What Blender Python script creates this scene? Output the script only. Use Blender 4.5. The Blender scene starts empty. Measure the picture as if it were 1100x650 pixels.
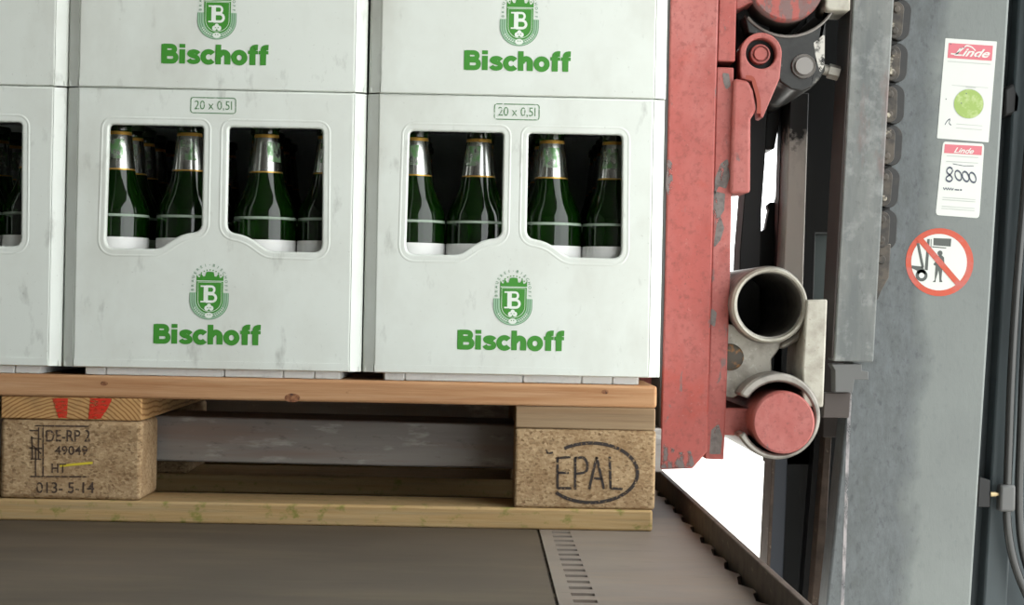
import bpy, bmesh, math, random
from mathutils import Vector, Matrix
random.seed(7)
C = bpy.context.scene.collection
R = math.radians
# ------------------------------------------------------------------ camera
FPX, W, H = 2090.0, 1100.0, 650.0
YAW, PIT, ROLL = R(0.9), 0.00287, R(1.12)
CAM = Vector((-2.0 * math.tan(YAW), -2.0, 0.2272))
FW = Vector((math.sin(YAW) * math.cos(PIT), math.cos(YAW) * math.cos(PIT), math.sin(PIT)))
R0 = Vector((math.cos(YAW), -math.sin(YAW), 0))
U0 = R0.cross(FW)
RT = R0 * math.cos(ROLL) + U0 * math.sin(ROLL)
UP = -R0 * math.sin(ROLL) + U0 * math.cos(ROLL)
cam = bpy.data.objects.new('camera', bpy.data.cameras.new('camera'))
C.objects.link(cam)
m = Matrix((RT, UP, -FW)).transposed().to_4x4(); m.translation = CAM
cam.matrix_world = m
cam.data.sensor_width = 36.0
cam.data.lens = 36.0 * FPX / W
cam.data.clip_start = 0.05
bpy.context.scene.camera = cam

def ray(px, py):
    return FW * FPX + RT * (px - W / 2) - UP * (py - H / 2)
def P(px, py, Y):
    """the point of the plane at depth Y seen at a pixel of the photograph"""
    d = ray(px, py); t = (Y - CAM.y) / d.y
    return CAM + d * t
def XZ(pts, Y):
    return [(P(x, y, Y).x, P(x, y, Y).z) for x, y in pts]

# ------------------------------------------------------------------ materials
def rgb(r, g, b):
    def f(c):
        c /= 255.0
        return c / 12.92 if c <= 0.04045 else ((c + 0.055) / 1.055) ** 2.4
    return (f(r), f(g), f(b), 1.0)

class Mat:
    def __init__(s, name, col, rough=0.5, metal=0.0, spec=0.5):
        s.m = bpy.data.materials.new(name); s.m.use_nodes = True
        s.nt = s.m.node_tree; s.N = s.nt.nodes; s.L = s.nt.links
        s.b = s.N['Principled BSDF']
        s.b.inputs['Roughness'].default_value = rough
        s.b.inputs['Metallic'].default_value = metal
        s.b.inputs['Specular IOR Level'].default_value = spec
        s.b.inputs['Base Color'].default_value = col
        s.col = None; s.base = col
        tc = s.N.new('ShaderNodeTexCoord'); oi = s.N.new('ShaderNodeObjectInfo')
        mu = s.N.new('ShaderNodeMath'); mu.operation = 'MULTIPLY'; mu.inputs[1].default_value = 7.3
        s.L.new(oi.outputs['Random'], mu.inputs[0])
        ad = s.N.new('ShaderNodeVectorMath'); ad.operation = 'ADD'
        s.L.new(tc.outputs['Object'], ad.inputs[0]); s.L.new(mu.outputs[0], ad.inputs[1])
        s.raw = tc.outputs['Object']; s.co = ad.outputs[0]
    def vec(s, st, raw=False):
        mp = s.N.new('ShaderNodeMapping'); mp.inputs['Scale'].default_value = st
        s.L.new(s.raw if raw else s.co, mp.inputs['Vector']); return mp.outputs[0]
    def ramp(s, src, lo, hi):
        mr = s.N.new('ShaderNodeMapRange'); mr.inputs['From Min'].default_value = lo; mr.inputs['From Max'].default_value = hi
        s.L.new(src, mr.inputs['Value']); return mr.outputs[0]
    def noise(s, scale, st=(1, 1, 1), detail=5, rough=0.6, raw=False):
        n = s.N.new('ShaderNodeTexNoise'); n.inputs['Scale'].default_value = scale
        n.inputs['Detail'].default_value = detail; n.inputs['Roughness'].default_value = rough
        s.L.new(s.vec(st, raw), n.inputs['Vector']); return n.outputs['Fac']
    def axis(s, k):
        sp = s.N.new('ShaderNodeSeparateXYZ'); s.L.new(s.raw, sp.inputs[0]); return sp.outputs[k]
    def math(s, op, a, b=None, c=None):
        n = s.N.new('ShaderNodeMath'); n.operation = op
        for i, v in enumerate((a, b, c)):
            if v is None: continue
            if isinstance(v, (int, float)): n.inputs[i].default_value = v
            else: s.L.new(v, n.inputs[i])
        return n.outputs[0]
    def mix(s, fac, col, amt=1.0):
        if amt != 1.0: fac = s.math('MULTIPLY', fac, amt)
        x = s.N.new('ShaderNodeMix'); x.data_type = 'RGBA'
        s.L.new(fac, x.inputs[0])
        if s.col is None: x.inputs[6].default_value = s.base
        else: s.L.new(s.col, x.inputs[6])
        x.inputs[7].default_value = col
        s.col = x.outputs[2]; s.L.new(s.col, s.b.inputs['Base Color']); return s
    def blot(s, col, scale, lo, hi, st=(1, 1, 1), amt=1.0, detail=5, rough=0.6):
        return s.mix(s.ramp(s.noise(scale, st, detail, rough), lo, hi), col, amt)
    def bump(s, scale, dist, st=(1, 1, 1), strength=0.5, src=None):
        bp = s.N.new('ShaderNodeBump'); bp.inputs['Distance'].default_value = dist; bp.inputs['Strength'].default_value = strength
        s.L.new(src or s.noise(scale, st), bp.inputs['Height']); s.L.new(bp.outputs[0], s.b.inputs['Normal']); return s
    def fade(s, scale, lo, hi, st=(1, 1, 1)):
        """ink worn away in patches"""
        t = s.N.new('ShaderNodeBsdfTransparent'); mx = s.N.new('ShaderNodeMixShader')
        s.L.new(s.ramp(s.noise(scale, st), lo, hi), mx.inputs[0])
        s.L.new(t.outputs[0], mx.inputs[1]); s.L.new(s.b.outputs[0], mx.inputs[2])
        s.L.new(mx.outputs[0], s.N['Material Output'].inputs[0]); return s

M = {}
# crate plastic: off-white, scuffed
a = Mat('crate_plastic', rgb(222, 227, 220), 0.42)
a.blot(rgb(205, 207, 198), 14, 0.45, 0.8, amt=0.5).blot(rgb(120, 120, 112), 52, 0.61, 0.78, (1, 1, 0.4), 0.45).blot(rgb(140, 138, 126), 240, 0.66, 0.78, amt=0.4).blot(rgb(178, 176, 164), 8, 0.5, 0.75, (1, 1, 0.5), 0.5)
a.bump(25, 0.0006, strength=0.25); M['crate'] = a.m
a = Mat('crate_base_plastic', rgb(236, 238, 236), 0.45); a.blot(rgb(170, 168, 165), 70, 0.55, 0.8, amt=0.4); M['base'] = a.m
M['green'] = Mat('green_ink', rgb(62, 140, 44), 0.5).m
a = Mat('green_ink_worn', rgb(84, 132, 84), 0.5); a.fade(420, 0.36, 0.44); M['greenthin'] = a.m
M['greenpale'] = Mat('pale_green_ink', rgb(158, 192, 162), 0.5).m
M['greendull'] = Mat('dull_green_ink', rgb(96, 140, 104), 0.5).m
M['whiteink'] = Mat('white_ink', rgb(228, 234, 226), 0.5).m
# bottles
a = Mat('green_bottle_glass', (0.012, 0.075, 0.004, 1), 0.03); a.b.inputs['Transmission Weight'].default_value = 0.85; a.b.inputs['IOR'].default_value = 1.5; M['glass'] = a.m
M['scuff'] = Mat('scuffed_glass', rgb(150, 165, 150), 0.6).m
a = Mat('silver_neck_foil', rgb(200, 200, 197), 0.22, 1.0)
zz = a.axis(2); xx = a.axis(0)
zone = a.math('MULTIPLY', a.math('COMPARE', zz, 0.2215, 0.0105), a.math('COMPARE', xx, 0.0, 0.0085))
zone = a.math('MULTIPLY', zone, a.ramp(a.noise(150, (1, 1, 0.7), 2), 0.36, 0.62))
a.mix(zone, rgb(70, 135, 58), 0.85); a.L.new(a.math('MULTIPLY_ADD', zone, -0.8, 1.0), a.b.inputs['Metallic']); M['foil'] = a.m
M['gold'] = Mat('gold_band', rgb(205, 160, 75), 0.35, 0.6).m
M['paper'] = Mat('white_paper_label', rgb(225, 225, 222), 0.5).m
M['cap'] = Mat('crown_cap', rgb(60, 75, 55), 0.35, 0.6).m
# wood
def wood(name, c1, c2, c3, moss=0.0):
    a = Mat(name, c1, 0.75, 0, 0.25)
    a.blot(c2, 26, 0.35, 0.75, (0.25, 1, 5), 0.9).blot(c3, 90, 0.48, 0.75, (0.08, 1, 2.5), 0.75).blot(rgb(60, 44, 30), 55, 0.68, 0.80, (0.6, 1, 1.6), 0.7)
    if moss: a.blot(rgb(112, 118, 48), 70, 0.56, 0.70, (1, 1, 1.2), moss)
    a.bump(140, 0.0012, (0.1, 1, 2), 0.5); M[name] = a.m
wood('deck_wood', rgb(184, 142, 104), rgb(160, 112, 74), rgb(196, 160, 124))
a = Mat('wood_knot', rgb(120, 74, 46), 0.75); a.blot(rgb(160, 112, 76), 160, 0.42, 0.6).blot(rgb(70, 42, 30), 220, 0.55, 0.65); M['knotwood'] = a.m
wood('skid_wood', rgb(178, 152, 110), rgb(160, 126, 78), rgb(150, 134, 104), 0.75)
wood('stringer_wood', rgb(150, 128, 100), rgb(134, 106, 78), rgb(120, 100, 78))
# end grain with growth rings and red paint
a = Mat('end_grain_wood', rgb(188, 148, 98), 0.8, 0, 0.2)
px_, pz_ = a.axis(0), a.axis(2)
dx = a.math('SUBTRACT', px_, -0.012); dz = a.math('ADD', a.math('SUBTRACT', pz_, 0.052), a.math('MULTIPLY', a.noise(18), 0.012))
rad = a.math('SQRT', a.math('ADD', a.math('MULTIPLY', dx, dx), a.math('MULTIPLY', dz, dz)))
ring = a.ramp(a.math('SINE', a.math('MULTIPLY', rad, 1700.0)), 0.0, 1.0)
a.mix(ring, rgb(128, 84, 44), 0.85)
a.blot(rgb(110, 90, 66), 40, 0.5, 0.8, amt=0.5); M['endgrain'] = a.m
a = Mat('red_paint_mark', rgb(200, 40, 14), 0.6); a.blot(rgb(160, 70, 40), 160, 0.45, 0.7, (0.4, 1, 2), 0.7); a.fade(240, 0.30, 0.5, (0.6, 1, 2)); M['redmark'] = a.m
# pressed chip block
a = Mat('chip_block', rgb(172, 146, 112), 0.85, 0, 0.2)
v = a.N.new('ShaderNodeTexVoronoi'); v.inputs['Scale'].default_value = 420
a.L.new(a.vec((0.75, 1, 1.2)), v.inputs['Vector'])
sepv = a.N.new('ShaderNodeSeparateColor'); a.L.new(v.outputs['Color'], sepv.inputs[0])
a.mix(a.ramp(sepv.outputs[0], 0.55, 0.95), rgb(202, 176, 138), 0.55).mix(a.ramp(sepv.outputs[1], 0.6, 1.0), rgb(122, 92, 62), 0.6).mix(a.ramp(sepv.outputs[2], 0.8, 1.0), rgb(84, 60, 38), 0.6)
a.blot(rgb(128, 98, 66), 30, 0.42, 0.75, amt=0.7).blot(rgb(88, 62, 38), 130, 0.58, 0.72, amt=0.6)
a.bump(230, 0.0015, strength=0.6); M['chip'] = a.m
a = Mat('black_stamp_ink', rgb(52, 44, 40), 0.8); a.fade(300, 0.34, 0.46); M['stamp'] = a.m
a = Mat('worn_stamp_ink', rgb(70, 54, 44), 0.8); a.fade(330, 0.35, 0.47); M['stampworn'] = a.m
M['yellow'] = Mat('yellow_chalk', rgb(205, 185, 50), 0.8).m
# floor steel
a = Mat('floor_steel', rgb(138, 127, 116), 0.55, 0.0, 0.4)
a.blot(rgb(104, 98, 94), 5, 0.35, 0.7, (0.6, 1, 1), 0.9).blot(rgb(140, 122, 104), 9, 0.5, 0.8, (0.5, 2, 1), 0.7).blot(rgb(80, 72, 64), 60, 0.6, 0.8, (0.3, 1, 1), 0.5)
a.bump(60, 0.0006, (0.3, 1, 1), 0.3); M['floor'] = a.m
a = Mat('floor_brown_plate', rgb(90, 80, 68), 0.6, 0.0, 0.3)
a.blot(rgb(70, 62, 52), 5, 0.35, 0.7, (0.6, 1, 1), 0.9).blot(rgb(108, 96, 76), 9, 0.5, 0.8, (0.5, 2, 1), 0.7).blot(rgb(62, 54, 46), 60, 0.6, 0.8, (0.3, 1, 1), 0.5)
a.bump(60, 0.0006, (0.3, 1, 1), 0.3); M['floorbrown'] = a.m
a = Mat('joint_grime', rgb(64, 52, 42), 0.9); a.blot(rgb(38, 31, 26), 60, 0.45, 0.6, (1, 0.5, 1)).blot(rgb(104, 92, 76), 45, 0.58, 0.66, (1, 0.6, 1)); M['grime'] = a.m
M['floordark'] = Mat('floor_underside', rgb(30, 26, 23), 0.8).m
a = Mat('rusty_edge', rgb(92, 78, 68), 0.65, 0.3); a.blot(rgb(66, 54, 46), 50, 0.4, 0.7).blot(rgb(140, 124, 108), 90, 0.62, 0.75, (1, 0.3, 1)); M['edge'] = a.m
# forklift
def redpaint(name, wear, zlo=None, zhi=None):
    a = Mat(name, rgb(157, 76, 69), 0.5, 0.0, 0.4)
    a.blot(rgb(164, 101, 96), 9, 0.38, 0.66, (1, 1, 0.6), 0.85).blot(rgb(142, 66, 59), 45, 0.48, 0.75, (1, 1, 0.6), 0.7).blot(rgb(162, 54, 34), 11, 0.60, 0.72, amt=0.6)
    a.blot(rgb(106, 91, 89), 48, wear, wear + 0.035, (1.3, 1, 0.5), 0.85).blot(rgb(122, 62, 56), 150, 0.52, 0.68, amt=0.55).blot(rgb(96, 60, 56), 330, 0.60, 0.72, amt=0.6).blot(rgb(176, 120, 112), 230, 0.62, 0.74, amt=0.5)
    if zlo is not None:
        z = a.axis(2); g = a.math('MULTIPLY', a.ramp(z, zlo, zlo + 0.03), a.ramp(z, zhi, zhi - 0.03))
        g2 = a.math('MULTIPLY', g, a.ramp(a.noise(55, (1.3, 1, 0.5)), 0.46, 0.5)); a.mix(g2, rgb(128, 118, 116), 0.9)
    a.bump(90, 0.0006, strength=0.35); M[name] = a.m
redpaint('red_paint_grey', 0.44); redpaint('red_paint', 0.66); redpaint('red_paint_scuffed', 0.63)
a = Mat('orange_sealant', rgb(140, 58, 40), 0.5); M['orange'] = a.m
a = Mat('fork_steel', rgb(160, 155, 150), 0.42, 0.45)
a.blot(rgb(124, 118, 116), 9, 0.35, 0.7, (0.25, 1, 3), 0.9).blot(rgb(205, 204, 200), 55, 0.57, 0.70, (0.35, 1, 1.4), 0.65).blot(rgb(150, 128, 118), 14, 0.5, 0.65, (0.2, 1, 3), 0.6).blot(rgb(70, 66, 66), 150, 0.6, 0.8, (0.4, 1, 1), 0.6)
a.bump(80, 0.0006, (0.2, 1, 2), 0.3); M['blade'] = a.m
a = Mat('cast_metal', rgb(158, 153, 143), 0.5, 0.45); a.blot(rgb(112, 106, 98), 40, 0.45, 0.75).blot(rgb(196, 192, 184), 120, 0.58, 0.75, amt=0.6).blot(rgb(80, 74, 68), 300, 0.64, 0.75, amt=0.6); a.bump(150, 0.0008, strength=0.4); M['cast'] = a.m
a = Mat('cast_plate', rgb(172, 168, 156), 0.6, 0.2); a.blot(rgb(140, 134, 122), 50, 0.45, 0.75).blot(rgb(88, 82, 74), 260, 0.64, 0.75, amt=0.6); a.bump(150, 0.0006, strength=0.4); M['castplate'] = a.m
a = Mat('tube_steel', rgb(140, 135, 128), 0.38, 0.7); a.blot(rgb(92, 88, 82), 45, 0.45, 0.75); M['tube'] = a.m
a = Mat('greasy_cast', rgb(40, 40, 38), 0.35, 0.2); a.blot(rgb(150, 146, 138), 24, 0.58, 0.66, amt=0.9).blot(rgb(24, 23, 22), 70, 0.4, 0.7); M['greasy'] = a.m
M['bolt'] = Mat('bolt_steel', rgb(128, 124, 120), 0.4, 0.5).m
a = Mat('rusty_bolt', rgb(76, 69, 61), 0.6, 0.4); a.blot(rgb(140, 100, 60), 120, 0.5, 0.65); M['rustbolt'] = a.m
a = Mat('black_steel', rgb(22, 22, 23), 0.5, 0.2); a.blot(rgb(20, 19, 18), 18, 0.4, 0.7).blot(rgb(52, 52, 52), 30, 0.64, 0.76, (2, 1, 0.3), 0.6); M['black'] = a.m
M['bluedark'] = Mat('blue_black_steel', rgb(58, 62, 70), 0.5, 0.2).m
a = Mat('greasy_grey_bar', rgb(206, 200, 190), 0.5, 0.0); a.blot(rgb(160, 154, 148), 30, 0.45, 0.7, (1, 1, 0.5))
z = a.axis(2); x = a.axis(0)
g = a.ramp(a.math('ADD', z, a.math('MULTIPLY', a.noise(40), 0.10)), 1.685, 1.695)
a.mix(g, rgb(34, 33, 32)); M['greybar'] = a.m
M['greygreen'] = Mat('grey_green_steel', rgb(96, 104, 102), 0.5, 0.1).m
a = Mat('grey_rail', rgb(109, 111, 108), 0.55, 0.0)
a.blot(rgb(84, 88, 88), 20, 0.38, 0.62, (2.2, 1, 0.35), 0.9).blot(rgb(132, 134, 132), 80, 0.50, 0.68, (0.8, 1, 0.7), 0.7).blot(rgb(70, 70, 70), 180, 0.60, 0.72, (1, 1, 0.5), 0.5).blot(rgb(104, 76, 72), 20, 0.60, 0.70, (1.4, 1, 0.4), 0.6)
a.bump(170, 0.0005, (0.4, 1, 1), 0.4); M['rail'] = a.m
M['raildark'] = Mat('brown_steel_and_shade', rgb(62, 54, 50), 0.6, 0.1).m  # dark brown steel; on the rail and upper rod sides it paints shade
# mast: bare galvanised at the left, grey paint at the right
a = Mat('mast_paint', rgb(108, 113, 110), 0.5, 0.0)
a.blot(rgb(99, 103, 101), 12, 0.4, 0.75, amt=0.7)
sx = a.math('SUBTRACT', a.axis(0), a.math('MULTIPLY', a.axis(2), 0.0435))
sx = a.math('ADD', sx, a.math('MULTIPLY', a.math('SUBTRACT', a.noise(16), 0.5), 0.05))
M_mast = (a, sx)
M['mast'] = a.m
a = Mat('chain_steel', rgb(74, 67, 59), 0.42, 0.4); a.blot(rgb(44, 41, 38), 70, 0.38, 0.62).blot(rgb(176, 168, 150), 60, 0.60, 0.68, amt=0.8); M['chain'] = a.m
a = Mat('chain_dark', rgb(30, 29, 28), 0.4, 0.2); a.blot(rgb(48, 44, 40), 50, 0.5, 0.7); M['chaindark'] = a.m
M['stwhite'] = Mat('sticker_white', rgb(198, 200, 194), 0.4).m
M['stpink'] = Mat('sticker_pink', rgb(190, 96, 106), 0.4).m
a = Mat('sticker_lime', rgb(136, 160, 76), 0.4); a.blot(rgb(165, 180, 120), 120, 0.5, 0.7); M['stlime'] = a.m
M['stgrey'] = Mat('sticker_grey_print', rgb(168, 170, 166), 0.5).m
M['stink'] = Mat('sticker_dark_print', rgb(66, 70, 84), 0.5).m
a = Mat('sign_orange_red', rgb(178, 64, 34), 0.45)
a.blot(rgb(170, 92, 88), 34, 0.5, 0.66, amt=0.8); M['signred'] = a.m; SIGN = a
M['signblack'] = Mat('sign_dark_print', rgb(70, 74, 70), 0.5).m
a = Mat('body_dark', rgb(54, 64, 67), 0.5, 0.0); a.blot(rgb(40, 48, 51), 12, 0.4, 0.7, (1, 1, 0.3)); M['body'] = a.m
M['pipe'] = Mat('pipe_steel', rgb(66, 66, 65), 0.25, 0.6).m
M['clamp'] = Mat('clamp_grey', rgb(88, 88, 87), 0.5, 0.2).m
M['brass'] = Mat('brass_tip', rgb(190, 170, 130), 0.4, 0.5).m
M['tan'] = Mat('tan_cable', rgb(170, 150, 118), 0.5).m
a = Mat('concrete_yard', rgb(228, 224, 218), 0.9); a.blot(rgb(214, 208, 200), 1.2, 0.4, 0.7); M['yard'] = a.m
M['roof'] = Mat('shade_roof_sheet', rgb(96, 94, 92), 0.8).m
M['wall'] = Mat('shade_wall_panel', rgb(104, 102, 98), 0.8).m

# ------------------------------------------------------------------ mesh helpers
class MB:
    def __init__(s): s.v = []; s.f = []; s.mi = []; s.cur = 0
    def add(s, vs, fs):
        b = len(s.v); s.v += [tuple(v) for v in vs]
        for f in fs: s.f.append([b + i for i in f]); s.mi.append(s.cur)
        return s
    def mat(s, i): s.cur = i; return s
    def box(s, x0, x1, y0, y1, z0, z1):
        return s.prism([(x0, z0), (x1, z0), (x1, z1), (x0, z1)], y0, y1)
    def prism(s, poly, y0, y1):
        """outline in x,z; from y0 (front) to y1 (back)"""
        ar = sum(poly[i][0] * poly[(i + 1) % len(poly)][1] - poly[(i + 1) % len(poly)][0] * poly[i][1] for i in range(len(poly)))
        if ar < 0: poly = poly[::-1]
        n = len(poly)
        vs = [(x, y0, z) for x, z in poly] + [(x, y1, z) for x, z in poly]
        fs = [list(range(n)), list(range(2 * n - 1, n - 1, -1))]
        fs += [[(i + 1) % n, i, n + i, n + (i + 1) % n] for i in range(n)]
        return s.add(vs, fs)
    def prism_z(s, poly, z0, z1):
        ar = sum(poly[i][0] * poly[(i + 1) % len(poly)][1] - poly[(i + 1) % len(poly)][0] * poly[i][1] for i in range(len(poly)))
        if ar < 0: poly = poly[::-1]
        n = len(poly)
        vs = [(x, y, z0) for x, y in poly] + [(x, y, z1) for x, y in poly]
        fs = [list(range(n - 1, -1, -1)), list(range(n, 2 * n))]
        fs += [[i, (i + 1) % n, n + (i + 1) % n, n + i] for i in range(n)]
        return s.add(vs, fs)
    def flat(s, poly, y, fn=None):
        """a printed area facing the front"""
        ar = sum(poly[i][0] * poly[(i + 1) % len(poly)][1] - poly[(i + 1) % len(poly)][0] * poly[i][1] for i in range(len(poly)))
        if ar < 0: poly = poly[::-1]
        return s.add([(x, y, z) for x, z in poly], [list(range(len(poly)))])
    def ring(s, ci, co_, y0, y1):
        """wall between two outlines of equal length (x,z), from y0 to y1"""
        n = len(ci)
        vs = [(x, y0, z) for x, z in co_] + [(x, y0, z) for x, z in ci] + [(x, y1, z) for x, z in co_] + [(x, y1, z) for x, z in ci]
        fs = []
        for i in range(n):
            j = (i + 1) % n
            fs += [[i, j, n + j, n + i], [2 * n + j, 2 * n + i, 3 * n + i, 3 * n + j], [i, 2 * n + i, 2 * n + j, j], [n + j, 3 * n + j, 3 * n + i, n + i]]
        return s.add(vs, fs)
    def lathe(s, prof, seg=32, cx=0, cy=0, cz=0):
        """(r, z) profile round the z axis"""
        b = []
        vs = []
        for r, z in prof:
            for k in range(seg):
                a = 2 * math.pi * k / seg; vs.append((cx + r * math.cos(a), cy + r * math.sin(a), cz + z))
        fs = []
        for i in range(len(prof) - 1):
            for k in range(seg):
                l = (k + 1) % seg
                fs.append([i * seg + k, i * seg + l, (i + 1) * seg + l, (i + 1) * seg + k])
        return s.add(vs, fs)
    def lathe_y(s, prof, cx, cz, seg=40):
        """(r, y) profile round an axis along y"""
        vs = []
        for r, y in prof:
            for k in range(seg):
                a = 2 * math.pi * k / seg; vs.append((cx + r * math.cos(a), y, cz + r * math.sin(a)))
        fs = []
        for i in range(len(prof) - 1):
            for k in range(seg):
                l = (k + 1) % seg
                fs.append([i * seg + k, (i + 1) * seg + k, (i + 1) * seg + l, i * seg + l])
        return s.add(vs, fs)
    def tube(s, pts, r, seg=12, closed=False, flat=(1, 1, 1)):
        pts = [Vector(p) for p in pts]; n = len(pts); vs = []; fs = []
        for i, p in enumerate(pts):
            q0 = pts[(i - 1) % n] if (closed or i > 0) else p
            q1 = pts[(i + 1) % n] if (closed or i < n - 1) else p
            t = (q1 - q0).normalized()
            a = Vector((0, 1, 0)) if abs(t.y) < 0.9 else Vector((1, 0, 0))
            u = t.cross(a).normalized(); w = u.cross(t).normalized()
            for k in range(seg):
                an = 2 * math.pi * k / seg
                vs.append(p + u * (r * math.cos(an)) + w * (r * math.sin(an)))
        m_ = n if closed else n - 1
        for i in range(m_):
            j = (i + 1) % n
            for k in range(seg):
                l = (k + 1) % seg
                fs.append([i * seg + k, i * seg + l, j * seg + l, j * seg + k])
        if not closed:
            fs.append(list(range(seg))[::-1]); fs.append([(n - 1) * seg + k for k in range(seg)])
        return s.add(vs, fs)
    def mesh(s, me, fn):
        return s.add([fn(v.co) for v in me.vertices], [list(p.vertices) for p in me.polygons])

WL = {}     # world location of every object that can be a parent
def wl(o): return WL.get(o.name, Vector((0, 0, 0))) if o else Vector((0, 0, 0))
def obj(name, mb, mats, parent=None, local=False, bevel=0, smooth=True, angle=35, label=None, seg=2, fixn=True):
    me = bpy.data.meshes.new(name)
    L = Vector((0, 0, 0)) if local else wl(parent)
    me.from_pydata([tuple(Vector(v) - L) for v in mb.v], [], mb.f)
    for k in (mats if isinstance(mats, (list, tuple)) else [mats]): me.materials.append(M[k])
    me.polygons.foreach_set('material_index', mb.mi)
    if fixn:
        bm = bmesh.new(); bm.from_mesh(me); bmesh.ops.recalc_face_normals(bm, faces=bm.faces[:]); bm.to_mesh(me); bm.free()
    if smooth:
        me.shade_smooth(); me.set_sharp_from_angle(angle=R(angle))
    me.update()
    o = bpy.data.objects.new(name, me); C.objects.link(o)
    if parent: o.parent = parent; WL[o.name] = wl(parent)
    if bevel:
        b = o.modifiers.new('edge_rounding', 'BEVEL'); b.width = bevel; b.segments = seg; b.limit_method = 'ANGLE'; b.angle_limit = R(40)
    if label: o['label'] = label
    return o
def thing(name, label, cat, loc, group=None):
    o = bpy.data.objects.new(name, None); C.objects.link(o); o.location = loc; o.empty_display_size = 0.05
    o['label'] = label; o['category'] = cat
    if group: o['group'] = group
    WL[o.name] = Vector(loc); return o
def struct(o): o['kind'] = 'structure'; return o
def dup(root, loc, label, group=None, skip=()):
    r = root.copy(); C.objects.link(r); r.location = loc; r['label'] = label
    if group: r['group'] = group
    WL[r.name] = Vector(loc)
    for ch in list(root.children):
        c = ch.copy(); C.objects.link(c); c.parent = r; c.location = ch.location
        for g in ch.children:
            d = g.copy(); C.objects.link(d); d.parent = c
    return r
def evalmesh(cu):
    o = bpy.data.objects.new('tmp', cu); C.objects.link(o); bpy.context.view_layer.update()
    dg = bpy.context.evaluated_depsgraph_get()
    me = bpy.data.meshes.new_from_object(o.evaluated_get(dg))
    bpy.data.objects.remove(o); bpy.data.curves.remove(cu); return me
def textmesh(body, offset=0.0, shear=0.0):
    """letters 1 unit tall, centred at the origin: mesh and its half width and half height"""
    cu = bpy.data.curves.new('t', 'FONT'); cu.body = body; cu.size = 1.0; cu.offset = offset; cu.shear = shear
    cu.resolution_u = 4
    me = evalmesh(cu)
    xs = [v.co.x for v in me.vertices]; ys = [v.co.y for v in me.vertices]
    cx, cy = (min(xs) + max(xs)) / 2, (min(ys) + max(ys)) / 2
    for v in me.vertices: v.co.x -= cx; v.co.y -= cy
    return me, (max(xs) - min(xs)) / 2, (max(ys) - min(ys)) / 2
def fit(mb, body, x0, x1, z0, z1, fn, offset=0.0, shear=0.0):
    """print letters into the box x0..x1, z0..z1; fn maps x,z to a point"""
    me, hw, hh = textmesh(body, offset, shear)
    kx, kz = (x1 - x0) / 2 / hw, (z1 - z0) / 2 / hh
    mx, mz = (x0 + x1) / 2, (z0 + z1) / 2
    mb.mesh(me, lambda c: fn(mx + c.x * kx, mz + c.y * kz))
    bpy.data.meshes.remove(me)
def panel(outline, holes, thick, bev, res=1):
    """plate with holes in x,z, front at y=0, back at y=thick"""
    cu = bpy.data.curves.new('p', 'CURVE'); cu.dimensions = '2D'; cu.fill_mode = 'BOTH'
    cu.extrude = thick / 2 - bev; cu.bevel_depth = bev; cu.bevel_resolution = res; cu.offset = -bev
    for pts in [outline] + holes:
        sp = cu.splines.new('POLY'); sp.points.add(len(pts) - 1); sp.use_cyclic_u = True
        for q, (x, z) in zip(sp.points, pts): q.co = (x, z, 0, 1)
    me = evalmesh(cu)
    for v in me.vertices:
        x, y, z = v.co; v.co = (x, -z + thick / 2, y)
    return me
def arc(cx, cz, r, a0, a1, n=8, rz=None):
    rz = r if rz is None else rz
    return [(cx + r * math.cos(R(a0 + (a1 - a0) * i / n)), cz + rz * math.sin(R(a0 + (a1 - a0) * i / n))) for i in range(n + 1)]
def rounded(poly, rs, n=6):
    """round the corners of an x,z polygon"""
    out = []; N = len(poly)
    for i in range(N):
        p = Vector(poly[i]); a_ = Vector(poly[i - 1]); b_ = Vector(poly[(i + 1) % N]); r = rs[i] if isinstance(rs, (list, tuple)) else rs
        if r <= 0: out.append(tuple(p)); continue
        d1 = (a_ - p).normalized(); d2 = (b_ - p).normalized()
        ang = d1.angle(d2); t = min(r / math.tan(ang / 2), (a_ - p).length * 0.49, (b_ - p).length * 0.49)
        s_, e_ = p + d1 * t, p + d2 * t
        for k in range(n + 1):
            u = k / n; q = s_ * (1 - u) ** 2 + p * 2 * u * (1 - u) + e_ * u * u; out.append(tuple(q))
    return out
def smoothpath(pts, n=6, closed=False):
    out = []; N = len(pts)
    rng = range(N) if closed else range(N - 1)
    for i in rng:
        p0 = pts[(i - 1) % N] if closed or i > 0 else pts[i]; p1 = pts[i]; p2 = pts[(i + 1) % N]
        p3 = pts[(i + 2) % N] if closed or i + 2 < N else p2
        for k in range(n):
            t = k / n
            out.append(tuple(0.5 * ((2 * b) + (-a_ + c) * t + (2 * a_ - 5 * b + 4 * c - d) * t * t + (-a_ + 3 * b - 3 * c + d) * t ** 3) for a_, b, c, d in zip(p0, p1, p2, p3)))
    if not closed: out.append(tuple(pts[-1]))
    return out
def stroke(mb, pts, w, fn, closed=False):
    """a flat brush stroke as one ribbon of quads; fn maps x,z to a point"""
    pts = [Vector(p) for p in pts]; n = len(pts); vs = []
    for i, p in enumerate(pts):
        q0 = pts[(i - 1) % n] if closed or i > 0 else p
        q1 = pts[(i + 1) % n] if closed or i < n - 1 else p
        t = (q1 - q0); t = t.normalized() if t.length > 1e-9 else Vector((1, 0)); nn = Vector((-t.y, t.x))
        vs += [p + nn * w / 2, p - nn * w / 2]
    fs = []
    for i in range(n if closed else n - 1):
        j = (i + 1) % n
        fs.append([2 * i, 2 * i + 1, 2 * j + 1, 2 * j])
    mb.add([fn(v.x, v.y) for v in vs], fs)
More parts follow.
